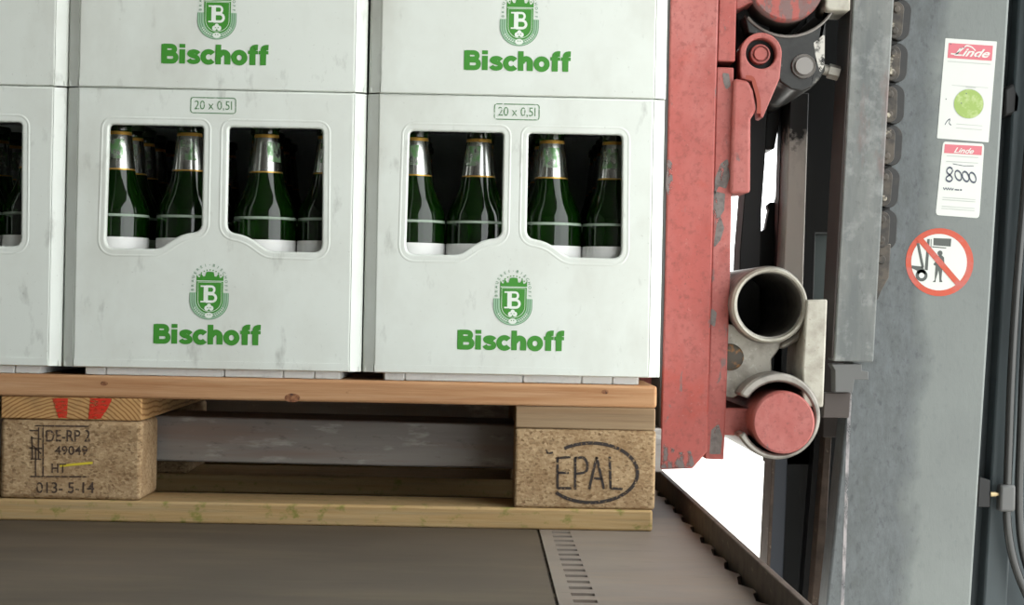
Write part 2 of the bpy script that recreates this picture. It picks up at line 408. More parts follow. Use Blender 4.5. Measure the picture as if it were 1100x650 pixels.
def offs(poly, d):
    """grow an x,z outline by d"""
    ar = sum(poly[i][0] * poly[(i + 1) % len(poly)][1] - poly[(i + 1) % len(poly)][0] * poly[i][1] for i in range(len(poly)))
    sg = 1 if ar > 0 else -1; out = []; n = len(poly)
    for i in range(n):
        t = Vector(poly[(i + 1) % n]) - Vector(poly[i - 1]); t.normalize()
        out.append((poly[i][0] + t.y * d * sg, poly[i][1] - t.x * d * sg))
    return out

# ------------------------------------------------------------------ the setting
FX = 0.198                                       # right-hand edge of the platform
K0 = -0.485 - 2 * 0.0357
random.seed(3)
edge = []
y = -2.7
while y < 2.4:                                   # ragged right edge against the rim
    edge += [(FX - 0.001, y), (FX - 0.001, y + 0.012 + random.random() * 0.02), (FX - 0.007 - random.random() * 0.004, y + 0.045), (FX - 0.005, y + 0.085 + random.random() * 0.006)]
    y += 0.095
TH = -0.006
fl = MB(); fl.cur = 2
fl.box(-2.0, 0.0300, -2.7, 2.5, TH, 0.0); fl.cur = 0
fl.box(0.0328, 0.0445, -2.7, 2.5, TH, 0.0)
sl = [K0 + 0.0357 * k for k in range(19)]        # row of drain slots
yb = -2.7
for y in sl + [2.5 + 0.0075]:
    fl.box(0.0445, 0.0635, yb, y - 0.0075, TH, 0.0); yb = y + 0.0075
fl.prism_z([(0.0635, -2.7)] + edge + [(FX - 0.001, 2.5), (0.0635, 2.5)], TH, 0.0)
fl.mat(3).box(0.0300, 0.0328, -2.7, 2.5, TH, -0.0022)
fl.mat(1).box(-2.0, FX, -2.7, 2.5, -0.06, -0.016)
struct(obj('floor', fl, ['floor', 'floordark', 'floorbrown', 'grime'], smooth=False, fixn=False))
tr = MB().prism([(FX, -0.12), (FX + 0.006, -0.12), (FX + 0.006, 0.024), (FX, 0.024)], -2.7, 2.5)
struct(obj('trim_1', tr, 'edge', bevel=0.001))
gr = MB().box(-9, 14, -9, 30, -1.25, -1.2); struct(obj('ground', gr, 'yard', smooth=False))
ce = MB().box(-2.05, 0.70, -2.75, 1.7, 1.70, 1.75); struct(obj('shade_ceiling', ce, 'roof', smooth=False))  # unseen roof, added to hold back the light from above
wa = MB().box(-2.05, -2.0, -2.7, 1.6, -0.06, 1.7); struct(obj('shade_wall_left', wa, 'wall', smooth=False))  # unseen wall, added to shade the left end
wb_ = MB().box(-2.0, 0.19, 1.6, 1.65, 0.0, 1.7); struct(obj('shade_wall_back', wb_, 'wall', smooth=False))  # unseen wall, added to keep the space behind the pallet dark
wf_ = MB().box(-2.05, 0.70, -2.75, -2.7, -0.06, 1.7); struct(obj('shade_wall_front', wf_, 'wall', smooth=False))  # unseen wall behind the camera, added so daylight falls off to the left

# ------------------------------------------------------------------ the pallet
PX = -0.449                                      # centre of the pallet along x
pal = thing('wooden_pallet', 'weathered wooden pallet with chipboard blocks carrying the white crates', 'pallet', (PX, 0.4, 0))
def bx(x0, x1, y0, y1, z0, z1): return MB().box(x0, x1, y0, y1, z0, z1)
ys = [(0.0, 0.145), (0.1855, 0.2855), (0.3275, 0.4725), (0.5145, 0.6145), (0.655, 0.8)]
for i, (a0, a1) in enumerate(ys):
    obj('deck_board', bx(PX - 0.6, PX + 0.6, a0, a1, 0.127, 0.150), 'deck_wood', pal, bevel=0.003)
for kx, ky in ((314, 427.5), (650, 421), (112, 412)):
    c_ = P(kx, ky, 0.0); kr = 0.0062 if kx == 314 else 0.003
    obj('knot', MB().flat([(c_.x + kr * 1.3 * math.cos(R(t)), c_.z + kr * 0.75 * math.sin(R(t))) for t in range(0, 360, 20)], -0.0003), 'knotwood', [c for c in pal.children if c.name.startswith('deck_board')][0], smooth=False, label='dark round knot')
for i, xc in enumerate((-0.5275, 0, 0.5275)):
    s_ = obj('stringer_board', bx(PX + xc - 0.0725, PX + xc + 0.0715, 0.001, 0.799, 0.104, 0.1268), 'endgrain' if i == 1 else 'stringer_wood', pal, bevel=0.0015)
    if i == 1:
        for q in ([(56, 428), (73, 428), (72, 449), (63, 449)], [(97, 428), (121, 428), (115, 440), (108, 450), (95, 450)]):
            pm = MB().flat(XZ(q, 0.0005), 0.0004); obj('paint_mark', pm, 'redmark', s_, smooth=False, label='red paint stripe')
    for j, (y0, y1) in enumerate(((0.001, 0.1), (0.3275, 0.4725), (0.7, 0.799))):
        bl = obj('block', bx(PX + xc - 0.0725, PX + xc + 0.0725, y0, y1, 0.0222, 0.1038), 'chip', pal, bevel=0.005 if i == 1 else 0.003, seg=3)
        if i == 2 and j == 0:
            st = MB(); Yf = 0.0004
            pt = lambda x, y: tuple(P(x, y, Yf))
            w = 2.7
            for ln in ([(599, 491.5), (599, 525)], [(599, 492), (613, 491)], [(599, 508), (611, 508)], [(599, 524.5), (614, 524.5)],
                       [(618, 491), (618, 526)], smoothpath([(618, 492), (627, 492), (631, 499), (629, 507), (618, 509)], 4),
                       [(633, 525.5), (641, 491)], [(641, 491), (649, 525.5)], [(636, 514), (647, 514.5)],
                       [(655, 490.5), (656, 525)], [(656, 524.5), (669, 525.5)]):
                stroke(st, ln, w, pt)
            stroke(st, [(635 + 50 * math.cos(R(t)), 508 - 32 * math.sin(R(t))) for t in range(125, -141, -6)], 3.6, pt)
            stroke(st, smoothpath([(586, 483), (589, 487), (594, 486)], 4), 2.0, pt)
            obj('stamp', st, 'stamp', bl, smooth=False, label='EPAL in a worn oval stamped in black', fixn=False)
        if i == 1 and j == 0:
            st = MB(); pt = lambda x, y: tuple(P(x, y, 0.0004))
            c6 = lambda x, y: (x / 3.61, 390 + y / 3.61)
            pt6 = lambda x, y: pt(*c6(x, -y))
            for ln in ([(135, 243), (345, 246)], [(167, 245), (167, 438)], [(138, 330), (138, 438)], [(118, 440), (345, 441)],
                       [(112, 262), (150, 262)], [(120, 290), (160, 296)], [(112, 330), (163, 332)], [(125, 318), (160, 352)], [(118, 372), (160, 374)], [(150, 250), (150, 372)], [(123, 284), (126, 372)]):
                stroke(st, [(x, -y) for x, y in ln], 5.5, pt6)
            fit(st, 'DE-RP 2', 178, 350, -305, -259, pt6, 0.012); fit(st, '49049', 212, 340, -357, -321, pt6, 0.012)
            fit(st, 'HT', 200, 256, -426, -390, pt6, 0.012); fit(st, '013- 5-14', 140, 366, -505, -462, pt6, 0.012)
            obj('stamp', st, 'stampworn', bl, smooth=False, label='treatment stamp with DE-RP 2, 49049, HT and 013-5-14', fixn=False)
            yl = MB(); stroke(yl, [(232, -400), (280, -394), (360, -387)], 9, pt6)
            obj('chalk_mark', yl, 'yellow', bl, smooth=False, label='yellow chalk dash', fixn=False)
for (y0, y1) in ((0.0, 0.1), (0.3275, 0.4725), (0.7, 0.8)):
    obj('bottom_board', bx(PX - 0.6, PX + 0.598, y0, y1, 0.0, 0.022), 'skid_wood', pal, bevel=0.0025)

# ------------------------------------------------------------------ crates
HW, CH, CD = 0.1535, 0.2875, 0.396
FL = 0.1420                                      # half width of the flat front
hole = rounded([(-0.1095, 0.250), (-0.0130, 0.250), (-0.0130, 0.142), (-0.034, 0.1385), (-0.056, 0.1230), (-0.111, 0.1225)],
               [0.005, 0.004, 0.010, 0.05, 0.02, 0.010], 7)
hole2 = [(-x, z) for x, z in hole]
def make_crate(loc, label):
    t = thing('beer_crate', label, 'crate', loc, None)
    b = MB()
    me = panel([(-FL, 0), (FL, 0), (FL, CH), (-FL, CH)], [hole, hole2], 0.010, 0.0022, 3)
    b.mesh(me, lambda c: tuple(c))
    outer = [(-FL, 0.0003), (-FL - 0.0095, 0.0048), (-HW, 0.0075), (-HW, CD), (HW, CD), (HW, 0.0075), (FL + 0.0095, 0.0048), (FL, 0.0003)]
    inner = [(-FL, 0.0085), (-FL - 0.006, 0.0085), (-HW + 0.004, 0.011), (-HW + 0.004, CD - 0.006), (HW - 0.004, CD - 0.006), (HW - 0.004, 0.011), (FL + 0.006, 0.0085), (FL, 0.0085)]
    b.prism_z(outer + inner[::-1], 0.0006, CH - 0.0006)
    b.box(-HW + 0.002, HW - 0.002, 0.004, CD - 0.002, 0.001, 0.006)
    b.prism(rounded([(-FL + 0.001, 0.0012), (FL - 0.001, 0.0012), (FL - 0.001, 0.0085), (-FL + 0.001, 0.0085)], 0.0015, 3), -0.0009, 0.002)
    for h in (hole, hole2):
        b.tube([(x, 0.00300, z) for x, z in offs(h, 0.0072)], 0.0033, 16, True)
    obj('body', b, 'crate', t, local=True, angle=28)
    ft = MB(); k = []
    xs = [-0.133, -0.110, 0.012, 0.073, 0.105, 0.133]
    fr = [(-0.133, 0.020), (-0.131, 0.0118)]
    for x in xs[1:-1]: fr += [(x - 0.0008, 0.0112), (x, 0.0145), (x + 0.0008, 0.0112)]
    fr += [(0.131, 0.0118), (0.133, 0.020), (0.133, 0.36), (0.12, 0.375), (-0.12, 0.375), (-0.133, 0.36)]
    ft.prism_z(fr, -0.0078, 0.0006)
    obj('base', ft, 'base', t, local=True, bevel=0.0006, seg=1)
    return t
# printed marks
Yp = -0.00035
pr = lambda x, z: (x, Yp, z)
def lettering():
    mb = MB(); x = 0.0; KX, KZ = 0.110 / 5.12, 0.0199
    n_ = [0]
    f = lambda u, v: (-0.055 + (x + u) * KX, Yp - n_[0] * 0.00001, v * KZ)
    def rect(a0, b0, a1, b1): n_[0] += 1; mb.add([f(a0, b0), f(a1, b0), f(a1, b1), f(a0, b1)], [[0, 1, 2, 3]])
    def S(p, w, c=False): n_[0] += 1; stroke(mb, p, w * 1.13, f, c)
    rect(0, 0, .28, 1)                                                                 # B
    S([(.1, .895), (.46, .895)] + arc(.46, .735, .17, 88, -90, 10, .16)[1:] + [(.1, .575)], .215)
    S([(.1, .50), (.50, .50)] + arc(.50, .31, .20, 88, -90, 10, .20)[1:] + [(.1, .11)], .222)
    x += .86; rect(0, 0, .28, .74); rect(0, .82, .28, 1.02)                             # i
    x += .335; S(smoothpath([(.585, .525), (.50, .60), (.35, .635), (.19, .59), (.165, .50), (.27, .425), (.45, .365), (.545, .27), (.53, .15), (.36, .10), (.20, .125), (.115, .225)], 5), .205)   # s
    x += .69; S(arc(.37, .37, .255, 38, 322, 22, .275), .235)                           # c
    x += .70; rect(0, 0, .27, 1.02); S(smoothpath([(.17, .42), (.24, .55), (.38, .625), (.52, .57), (.575, .42), (.575, 0)], 6), .26)   # h
    x += .765; S(arc(.375, .37, .255, 0, 345, 23, .275), .235, True)                     # o
    x += .79
    for _ in range(2):                                                                 # f f
        S(smoothpath([(.47, .915), (.36, .915), (.255, .87), (.225, .74), (.22, .5), (.22, 0)], 6), .255); rect(0, .565, .47, .74); x += .505
    return mb
def crest():
    mb = MB(); s_ = 0.1178e-3
    e = lambda X, Y, lay=0: ((X - 350) * s_, Yp - 0.00012 * lay, (330 - Y) * s_)
    def poly(pts, lay): mb.add([e(a0, b0, lay) for a0, b0 in pts][::-1], [list(range(len(pts)))])
    U = [(180, 330)] + [(350 + 170 * math.cos(R(t)), 400 + 165 * math.sin(R(t))) for t in range(180, -1, -9)] + [(520, 330)]
    mb.mat(1); poly(U, 0)
    mb.mat(2)
    for rr in (168, 150, 132):
        stroke(mb, [(350 - rr, 335)] + [(350 + rr * math.cos(R(t)), 400 + rr * 0.97 * math.sin(R(t))) for t in range(180, -1, -9)] + [(350 + rr, 335)], 5 if rr > 160 else 7, lambda a0, b0: e(a0, b0, 0.5))
    mb.mat(0)
    sh = [(238, 228)] + [(470, 228), (470, 400)] + [(354 + 116 * math.cos(R(t)), 400 + 112 * math.sin(R(t))) for t in range(0, 181, 12)] + [(238, 400)]
    poly(sh, 1)
    cr = [(238, 226), (238, 172), (252, 196), (266, 200), (276, 160), (296, 190), (312, 188), (322, 150), (350, 146), (386, 150), (394, 188), (410, 190), (430, 160), (440, 200), (456, 196), (472, 172), (472, 226)]
    poly(cr, 1)
    for t in range(-52, 53, 13):
        cx, cy = 354 + 118 * math.sin(R(t)), 250 - 118 * math.cos(R(t))
        poly([(cx + 6 * math.cos(R(k)), cy + 6 * math.sin(R(k))) for k in range(0, 360, 45)], 1)
    mb.mat(3)
    inn = [(252, 240), (456, 240), (456, 396)] + [(354 + 102 * math.cos(R(t)), 398 + 98 * math.sin(R(t))) for t in range(0, 181, 12)] + [(252, 396)]
    stroke(mb, inn, 4, lambda a0, b0: e(a0, b0, 2), True)
    stroke(mb, [(240, 229), (470, 229)], 6, lambda a0, b0: e(a0, b0, 2))
    f = lambda u, v: e(275 + u * 155, 416 - v * 148, 2)
    rect = lambda a0, b0, a1, b1: mb.add([f(a0, b0), f(a1, b0), f(a1, b1), f(a0, b1)], [[0, 1, 2, 3]])
    rect(.17, 0, .42, 1); rect(0, 0, .35, .09); rect(0, .91, .35, 1)
    stroke(mb, [(.3, .945), (.62, .945)] + arc(.62, .755, .15, 88, -90, 8, .19)[1:] + [(.35, .565)], .13, f)
    stroke(mb, [(.3, .50), (.66, .50)] + arc(.66, .275, .20, 88, -90, 8, .22)[1:] + [(.3, .05)], .15, f)
    for (cx, cy, rx, ry) in ((330, 466, 20, 22), (370, 466, 20, 22), (350, 444, 18, 18), (350, 528, 36, 24)):
        poly([(cx + rx * math.cos(R(k)), cy + ry * math.sin(R(k))) for k in range(0, 360, 20)], 2)
    mb.mat(0)
    for (cx, cy) in ((338, 462), (362, 462), (350, 480), (340, 522), (360, 522)):
        poly([(cx + 5 * math.cos(R(k)), cy + 5 * math.sin(R(k))) for k in range(0, 360, 60)], 3)
    mb.mat(3)
    for sd in (-1, 1):
        for k in range(6):
            t = 90 - sd * (24 + k * 7.5); cx, cy = 350 + 142 * math.cos(R(t)), 400 + 136 * math.sin(R(t))
            stroke(mb, [(cx - 9 * sd, cy - 7), (cx + 5 * sd, cy + 8)], 5, lambda a0, b0: e(a0, b0, 1))
    mb.mat(2)
    txt = 'BRAUEREI-BISCHOFF'; path = [(206, 316), (206, 236)]
    tot = 84 + math.pi * 146 + 84
    for i, ch in enumerate(txt):
        d = tot * (i + 0.3) / (len(txt) - 0.4)
        if d < 84: px_, py_, an = 204, 318 - d, 90
        elif d > tot - 84: px_, py_, an = 496, 318 - (tot - d), -90
        else:
            t = (d - 84) / 146; px_, py_, an = 350 - 146 * math.cos(t), 234 - 146 * math.sin(t), 90 - math.degrees(t)
        me, hw, hh = textmesh(ch, 0.01); ca, sa = math.cos(R(an)), math.sin(R(an)); k = 34
        mb.mesh(me, lambda c: e(px_ + (c.x * ca - c.y * sa) * k, py_ - (c.x * sa + c.y * ca) * k, 1))
        bpy.data.meshes.remove(me)
    return mb
def capacity():
    mb = MB(); hw, hh = 0.023, 0.0079
    stroke(mb, rounded([(-hw, -hh), (hw, -hh), (hw, hh), (-hw, hh)], 0.003, 4), 0.0009, pr, True)
    fit(mb, '20 x 0,5l', -0.0192, 0.0192, -0.0056, 0.0048, pr, -0.004)
    return mb
CX = [-0.6162, -0.3077, 0.0008]
YC, ZB, ZT = 0.004, 0.158, 0.4460
proto = make_crate((CX[1], YC, ZB), 'lower middle white beer crate above the pallet opening, its 20 x 0,5l mark worn')
def prints(t, dx_cap, dx_let, dx_cr):
    for nm, mb, mt, dx, z, lb in (('lettering', lettering(), 'green', dx_let, 0.0258, 'bold green lettering'), ('crest', crest(), ['green', 'greenpale', 'greendull', 'whiteink'], dx_cr, 0.0790, 'green shield crest'),
                              ('capacity_mark', capacity(), 'greenthin', dx_cap, 0.2714, 'thin green 20 x 0,5l in a frame')):
        o = obj(nm, mb, mt, t, local=True, smooth=False, label=lb, fixn=False); o.location = (dx, 0, z)
prints(proto, -0.0032, -0.0048, -0.0035)
gl = 'white beer crates stacked on the pallet'
proto['group'] = gl
crates = {(1, 0): proto}
def place(i, k, x, z, label, shift):
    r = dup(proto, (x, YC, z), label, gl); crates[(i, k)] = r
    for c in r.children:
        if c.name.split('.')[0] in ('lettering', 'crest', 'capacity_mark'): c.location.x += shift
    return r
place(0, 0, CX[0], ZB, 'lower white beer crate cut off by the left edge, one opening in view', 0.0)
place(2, 0, CX[2], ZB, 'lower right white beer crate beside the red fork shank', 0.0036)
place(0, 1, CX[0] + 0.0005, ZT, 'upper white beer crate at the far left, only a blank white corner in view', 0.0)
place(1, 1, CX[1] - 0.0002, ZT, 'upper middle white beer crate with green crest, stacked on the lower middle one', 0.0025)
place(2, 1, CX[2] + 0.0008, ZT, 'upper right white beer crate overhanging the one below, beside red steel', 0.0040)

# ------------------------------------------------------------------ bottles
prof = [(0.0, 0.0), (0.029, 0.0), (0.0325, 0.004), (0.0328, 0.008), (0.0328, 0.150), (0.0318, 0.1595), (0.0293, 0.167), (0.0252, 0.1755), (0.0203, 0.187), (0.0174, 0.199), (0.0160, 0.211), (0.0145, 0.226), (0.0127, 0.240), (0.0126, 0.2455), (0.0138, 0.2465), (0.0138, 0.2495), (0.0, 0.2500)]
def make_bottle(loc, label):
    t = thing('beer_bottle', label, 'bottle', loc)
    b = MB().lathe(prof, 36)
    obj('glass', b, 'glass', t, local=True, angle=60)
    n = MB(); g = 0.0003
    n.lathe([(0.0174 + g, 0.1995), (0.01712 + g, 0.2011)], 36); n.mi = [1] * len(n.f)
    k = len(n.f); n.lathe([(0.01712 + g, 0.2011), (0.0160 + g, 0.211), (0.0145 + g, 0.226), (0.01315 + g, 0.2365)], 36)
    k2 = len(n.f); n.lathe([(0.01315 + g, 0.2365), (0.0127 + g, 0.240)], 36); n.mi = [1] * k + [0] * (k2 - k) + [1] * (len(n.f) - k2)
    obj('neck_label', n, ['foil', 'gold'], t, local=True, angle=60, label='silver neck foil with gold bands and green print')
    l = MB().lathe([(0.0328, 0.050), (0.03305, 0.0505), (0.03305, 0.1285), (0.0328, 0.129)], 36)
    obj('body_label', l, 'paper', t, local=True, angle=60, label='white paper label')
    s_ = MB().lathe([(0.0327, 0.1502), (0.0330, 0.1508), (0.0330, 0.1522), (0.0326, 0.1530)], 36)
    obj('scuff_ring', s_, 'scuff', t, local=True, angle=60, label='pale scuff ring')
    c = MB().lathe([(0.0139, 0.2470), (0.0150, 0.2472), (0.0148, 0.2535), (0.0130, 0.2555), (0.0, 0.2560)], 42)
    obj('crown_cap', c, 'cap', t, local=True, angle=60)
    return t
BZ = ZB + 0.0062
rows = {1: [(-0.108, 'first'), (-0.034, 'second'), (0.047, 'third'), (0.1140, 'fourth')],
        2: [(-0.1045, 'first'), (-0.038, 'second'), (0.0390, 'third'), (0.1055, 'fourth')],
        0: [(0.047, 'third'), (0.1140, 'fourth')]}
where = {1: 'lower middle crate', 2: 'lower right crate', 0: 'crate cut off at left'}
pos = {'first': 'leftmost', 'second': 'second from left', 'third': 'third from left', 'fourth': 'rightmost'}
bp = None
random.seed(11)
for cidx in (1, 2, 0):
    for row in range(5):
        for x, nm in rows[cidx]:
            yy = YC + 0.0485 + row * 0.0735
            xx = CX[cidx] + (x if row == 0 else (-0.1085, -0.036, 0.036, 0.1085)[('first', 'second', 'third', 'fourth').index(nm)])
            kind = ('green bottle in the %s, %s of its front row' if row == 0 else 'shaded green bottle in the %s, behind the bottle %s' if row == 1 else 'green beer bottle deep inside the %s') % ((where[cidx], pos[nm]) if row < 2 else where[cidx])
            if bp is None: b = bp = make_bottle((xx, yy, BZ), kind); b['group'] = 'beer bottles in the front row of the crates'
            else: b = dup(bp, (xx, yy, BZ), kind, 'beer bottles in the front row of the crates' if row == 0 else 'beer bottles behind the front row of the crates')
            b.rotation_euler.z = (random.uniform(-0.5, 0.3) if cidx == 2 else random.uniform(-0.9, 0.9))

# ------------------------------------------------------------------ forklift
mo = P(965, 325, 0.185)
FKL = thing('forklift', 'forklift with red fork shank and grey mast lifting the pallet from the right', 'forklift', (mo.x - 0.065, 0.35, -1.2))
def pp(name, pts, y0, y1, mat, parent=None, bevel=0.0012, label=None, rs=0):
    poly = XZ(pts, y0)
    if rs: poly = rounded(poly, rs, 5)
    return obj(name, MB().prism(poly, y0, y1), mat, parent or FKL, bevel=bevel, label=label)
def circ(px, py, Y):
    p = P(px, py, Y); return p.x, p.z
S_ = lambda Y: (Y + 2.0) / FPX                  # metres per pixel at depth Y
# forks
YF = 0.128
shank = [(721.5, -60), (773.5, -60), (760, 485), (744, 503.5), (708.5, 504.5), (714.5, 300)]
poly = XZ(shank, YF)
s1 = obj('fork_shank', MB().prism(poly, YF, YF + 0.12), 'red_paint', FKL, bevel=0.002, label='scraped red fork shank nearest the camera')
obj('worn_edge', MB().prism(XZ([(717.2, -60), (722, -60), (716, 300), (711, 497), (707.5, 497), (710.2, 300)], YF + 0.004), YF + 0.004, YF + 0.11), 'clamp', s1, bevel=0.001, label='bare grey edge')
def blade_poly(xr):
    (xa, za), (xb, zb) = XZ([(158, 446.5), (553, 456)], YF); (xc, zc), (xd, zd) = XZ([(158, 495), (553, 504)], YF)
    kt = (zb - za) / (xb - xa); kb = (zd - zc) / (xd - xc)
    xl = -0.97
    return [(xl, za + kt * (xl - xa) - 0.012), (xl + 0.25, za + kt * (xl + 0.25 - xa)), (xr, za + kt * (xr - xa)), (xr, zc + kb * (xr - xc)), (xl + 0.25, zc + kb * (xl + 0.25 - xc)), (xl, zc + kb * (xl - xc) + 0.022)]
xr = P(712, 480, YF).x
bb = blade_poly(xr)
obj('fork_blade', MB().prism(bb, YF + 0.0005, YF + 0.1195), 'blade', s1, bevel=0.002, label='bare steel fork blade inside the pallet opening')
Y2 = 0.552
s2 = obj('fork_shank', MB().prism(poly, Y2, Y2 + 0.12), 'red_paint', FKL, bevel=0.002)
obj('fork_blade', MB().prism(bb, Y2 + 0.0005, Y2 + 0.1195), 'blade', s2, bevel=0.002)
# hanger bar beside the shank
h1 = pp('fork_hanger', [(774, -60), (792.3, -60), (789.8, 66), (770.5, 65.5)], YF + 0.004, YF + 0.1, 'red_paint_scuffed', bevel=0.0015)
h2 = pp('fork_hanger', [(770, 72), (788.3, 72.5), (784.6, 290), (780, 439), (777.5, 494), (757, 493), (762, 380)], YF + 0.004, YF + 0.1, 'red_paint_scuffed', bevel=0.0015, label='red hanger bar with bare grey scrapes')
a = Mat('bare_scrape', rgb(108, 100, 97), 0.6); a.blot(rgb(86, 78, 75), 120, 0.45, 0.65); a.fade(110, 0.34, 0.42, (1.2, 1, 0.6)); M['barepatch'] = a.m
a = Mat('thin_bare_scrape', rgb(104, 92, 90), 0.6); a.fade(85, 0.47, 0.56, (1.2, 1, 0.6)); M['barethin'] = a.m
# scraped bare patches on the hanger bar
for pts in ([(774, 176), (782, 170), (784, 190), (780, 203), (772, 200), (767, 212), (768, 192)], [(766, 205), (779, 208), (778, 226), (774, 232), (778, 245), (774, 258), (766, 268), (770, 240), (765, 225)],
            [(776, 78), (783, 79), (785, 92), (780, 97), (777, 88)], [(764, 330), (770, 336), (768, 352), (763, 348)], [(764, 462), (772, 455), (776, 470), (774, 488), (762, 488)]):
    obj('bare_patch', MB().flat(rounded(XZ(pts, YF + 0.0037), 0.002, 3), YF + 0.0037), 'barepatch', h2, smooth=False, label='bare grey patch')
for pts in ([(713, 476), (730, 486), (742, 484), (746, 499), (742, 503), (710, 503)], [(717, 170), (722, 175), (723, 205), (718, 212), (715, 200)]):
    obj('bare_patch', MB().flat(rounded(XZ(pts, YF), 0.002, 3), YF - 0.0003), 'barethin', s1, smooth=False, label='bare grey patch')
pp('stop_block', [(788.6, 84), (804, 87), (809, 97), (812.5, 118), (806.5, 128), (806, 207), (784.8, 208)], YF - 0.006, YF + 0.06, 'red_paint', h2, bevel=0.003)
# pivot lug
cx, cz = circ(818, 57, 0.13); q = S_(0.13)
lug = [(cx + 22.5 * q * math.cos(R(t)), cz + 22.5 * q * math.sin(R(t))) for t in range(-5, 186, 10)] + XZ([(795.5, 75), (797, 84), (808, 87), (813, 97), (817, 125), (820, 126), (829, 105), (838, 84)], 0.13)
holec = arc(cx, cz, 16.5 * q, 0, 351, 40)
lm = panel(lug, [holec], 0.04, 0.0015)
pl = obj('pivot_lug', MB().mesh(lm, lambda c: (c.x, c.y + 0.132, c.z)), 'red_paint', FKL)
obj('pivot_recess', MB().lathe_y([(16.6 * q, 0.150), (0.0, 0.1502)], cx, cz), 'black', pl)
obj('pivot_pin', MB().lathe_y([(0.0, 0.136), (6.6 * q, 0.136), (7.0 * q, 0.1365), (7.2 * q, 0.140), (8.6 * q, 0.140), (8.9 * q, 0.137), (10.4 * q, 0.1375), (10.8 * q, 0.139), (10.8 * q, 0.17)], cx, cz), 'red_paint', pl)
se = MB(); stroke(se, smoothpath([(801, 83), (808, 84), (811, 92), (815, 108), (815, 122)], 5), 4.2, lambda a0, b0: tuple(P(a0, b0, YF - 0.0075)))
obj('sealant_line', se, 'orange', pl, smooth=False, fixn=False, label='orange sealant seam')
# lower guide tubes
def tube_along(name, px, py, ro, ri, y0, y1, mat, parent=None, cap=True):
    x_, z_ = circ(px, py, y0); k = S_(y0)
    pf = [(ri * k * 0.985, y1 - 0.02), (ri * k, y0 + 0.006), (ri * k + 0.0008, y0 + 0.001), (ri * k + 0.003, y0), (ro * k - 0.0022, y0 + 0.0006), (ro * k, y0 + 0.004), (ro * k, y1)]
    if cap: pf = [(0.0, y1 - 0.02)] + pf + [(0.0, y1)]
    return obj(name, MB().lathe_y(pf, x_, z_, 56), mat, parent or FKL, angle=40)
YT = 0.105
t1 = tube_along('guide_tube', 826.5, 327.5, 42.0, 34.0, YT + 0.004, 0.70, 'tube')
# bright ring and cast collar around the tube
xk, zk = circ(827, 327.5, YT); k = S_(YT)
collar = tube_along('tube_collar', 827.5, 328, 41.0, 35.8, YT - 0.003, YT + 0.05, 'castplate', t1, cap=False)
# web casting between the tubes
web = [(768, 348), (790, 348), (800, 357), (812, 364), (826, 366), (845, 363), (856, 356), (838, 374), (829, 386), (829, 398), (838, 404), (820, 412), (800, 420), (788, 428), (768, 424)]
wb = pp('bracket_web', web, YF + 0.010, YF + 0.06, 'cast', bevel=0.004)
x_, z_ = circ(788.5, 384.5, YT); 
obj('bolt', MB().lathe_y([(0, YF + 0.0045), (11.5 * k, YF + 0.0045), (14.5 * k, YF + 0.0065), (15 * k, YF + 0.016)], x_, z_), 'rustbolt', wb)
# slotted lower tube (open to the left for the red arm) and the red rod
xl, zl = circ(835, 447, YT - 0.014); ro, ri = 46.5 * k, 38.5 * k
Co = [(xl + ro * math.cos(R(t)), zl + ro * math.sin(R(t))) for t in range(152, -158, -5)]
Ci = [(xl + 1.5 * k + ri * math.cos(R(t)), zl - 2 * k + ri * math.sin(R(t))) for t in range(-156, 150, 5)]
obj('slotted_tube', MB().prism(Co + Ci, YT - 0.014, 0.62), 'tube', FKL, bevel=0.0025, angle=25)
bt = [(xl + 1 * k + (ro * 0.93) * math.cos(R(t)), zl + (ro * 0.93) * math.sin(R(t))) for t in range(145, 15, -5)] + [(xl + 1.5 * k + ri * math.cos(R(t)), zl - 2 * k + ri * math.sin(R(t))) for t in range(18, 146, 5)]
rx, rz = circ(842, 454, YT - 0.022); rk = S_(YT - 0.022)
rod = obj('guide_rod', MB().lathe_y([(0, YT - 0.022), (31.5 * rk, YT - 0.022), (33.6 * rk, YT - 0.0195), (34 * rk, YT - 0.014), (34 * rk, 0.62), (0, 0.62)], rx, rz, 56), 'red_paint', FKL, angle=40)
pp('rod_arm', [(768, 437.5), (800, 439), (812, 438), (822, 430), (830, 470), (816, 474), (806, 468.5), (768, 467)], YF + 0.0045, 0.40, 'red_paint_scuffed', rod, bevel=0.002)
pp('bracket_plate', [(867, 322), (889, 321.5), (886, 400), (884.5, 437.5), (863, 437), (862, 395)], YT - 0.012, YT + 0.10, 'castplate', bevel=0.002)
pp('bracket_rib', [(862, 345), (874, 328), (872, 352), (858, 366), (848, 372), (840, 376), (838, 370), (852, 362)], YT + 0.025, YT + 0.06, 'cast', bevel=0.003)
# upper bracket with trough, red rod above it
YB = 0.15; kb = S_(YB)
xu, zu = circ(846, -16, YB)
trough = [(xu + 55 * kb * math.cos(R(t)), zu + 55 * kb * math.sin(R(t))) for t in range(-145, -8, 6)]
body = XZ([(888, 6), (886.5, 60), (886, 76), (880, 86), (872, 94), (862, 98), (850, 96), (838, 88), (832, 70), (824, 40), (804, 36), (800, 20)], YB)
ub = obj('upper_bracket', MB().prism(trough + body, YB, 0.6), 'greasy', FKL, bevel=0.003)
lip = [(xu + 55.5 * kb * math.cos(R(t)), YB - 0.001, zu + 55.5 * kb * math.sin(R(t))) for t in range(-140, -12, 6)]
obj('trough_rim', MB().tube(lip, 0.0018, 8), 'bolt', ub)
a = Mat('bright_scrape', rgb(190, 186, 178), 0.5, 0.1); a.blot(rgb(90, 88, 84), 90, 0.5, 0.62); a.fade(70, 0.36, 0.44); M['scrape'] = a.m
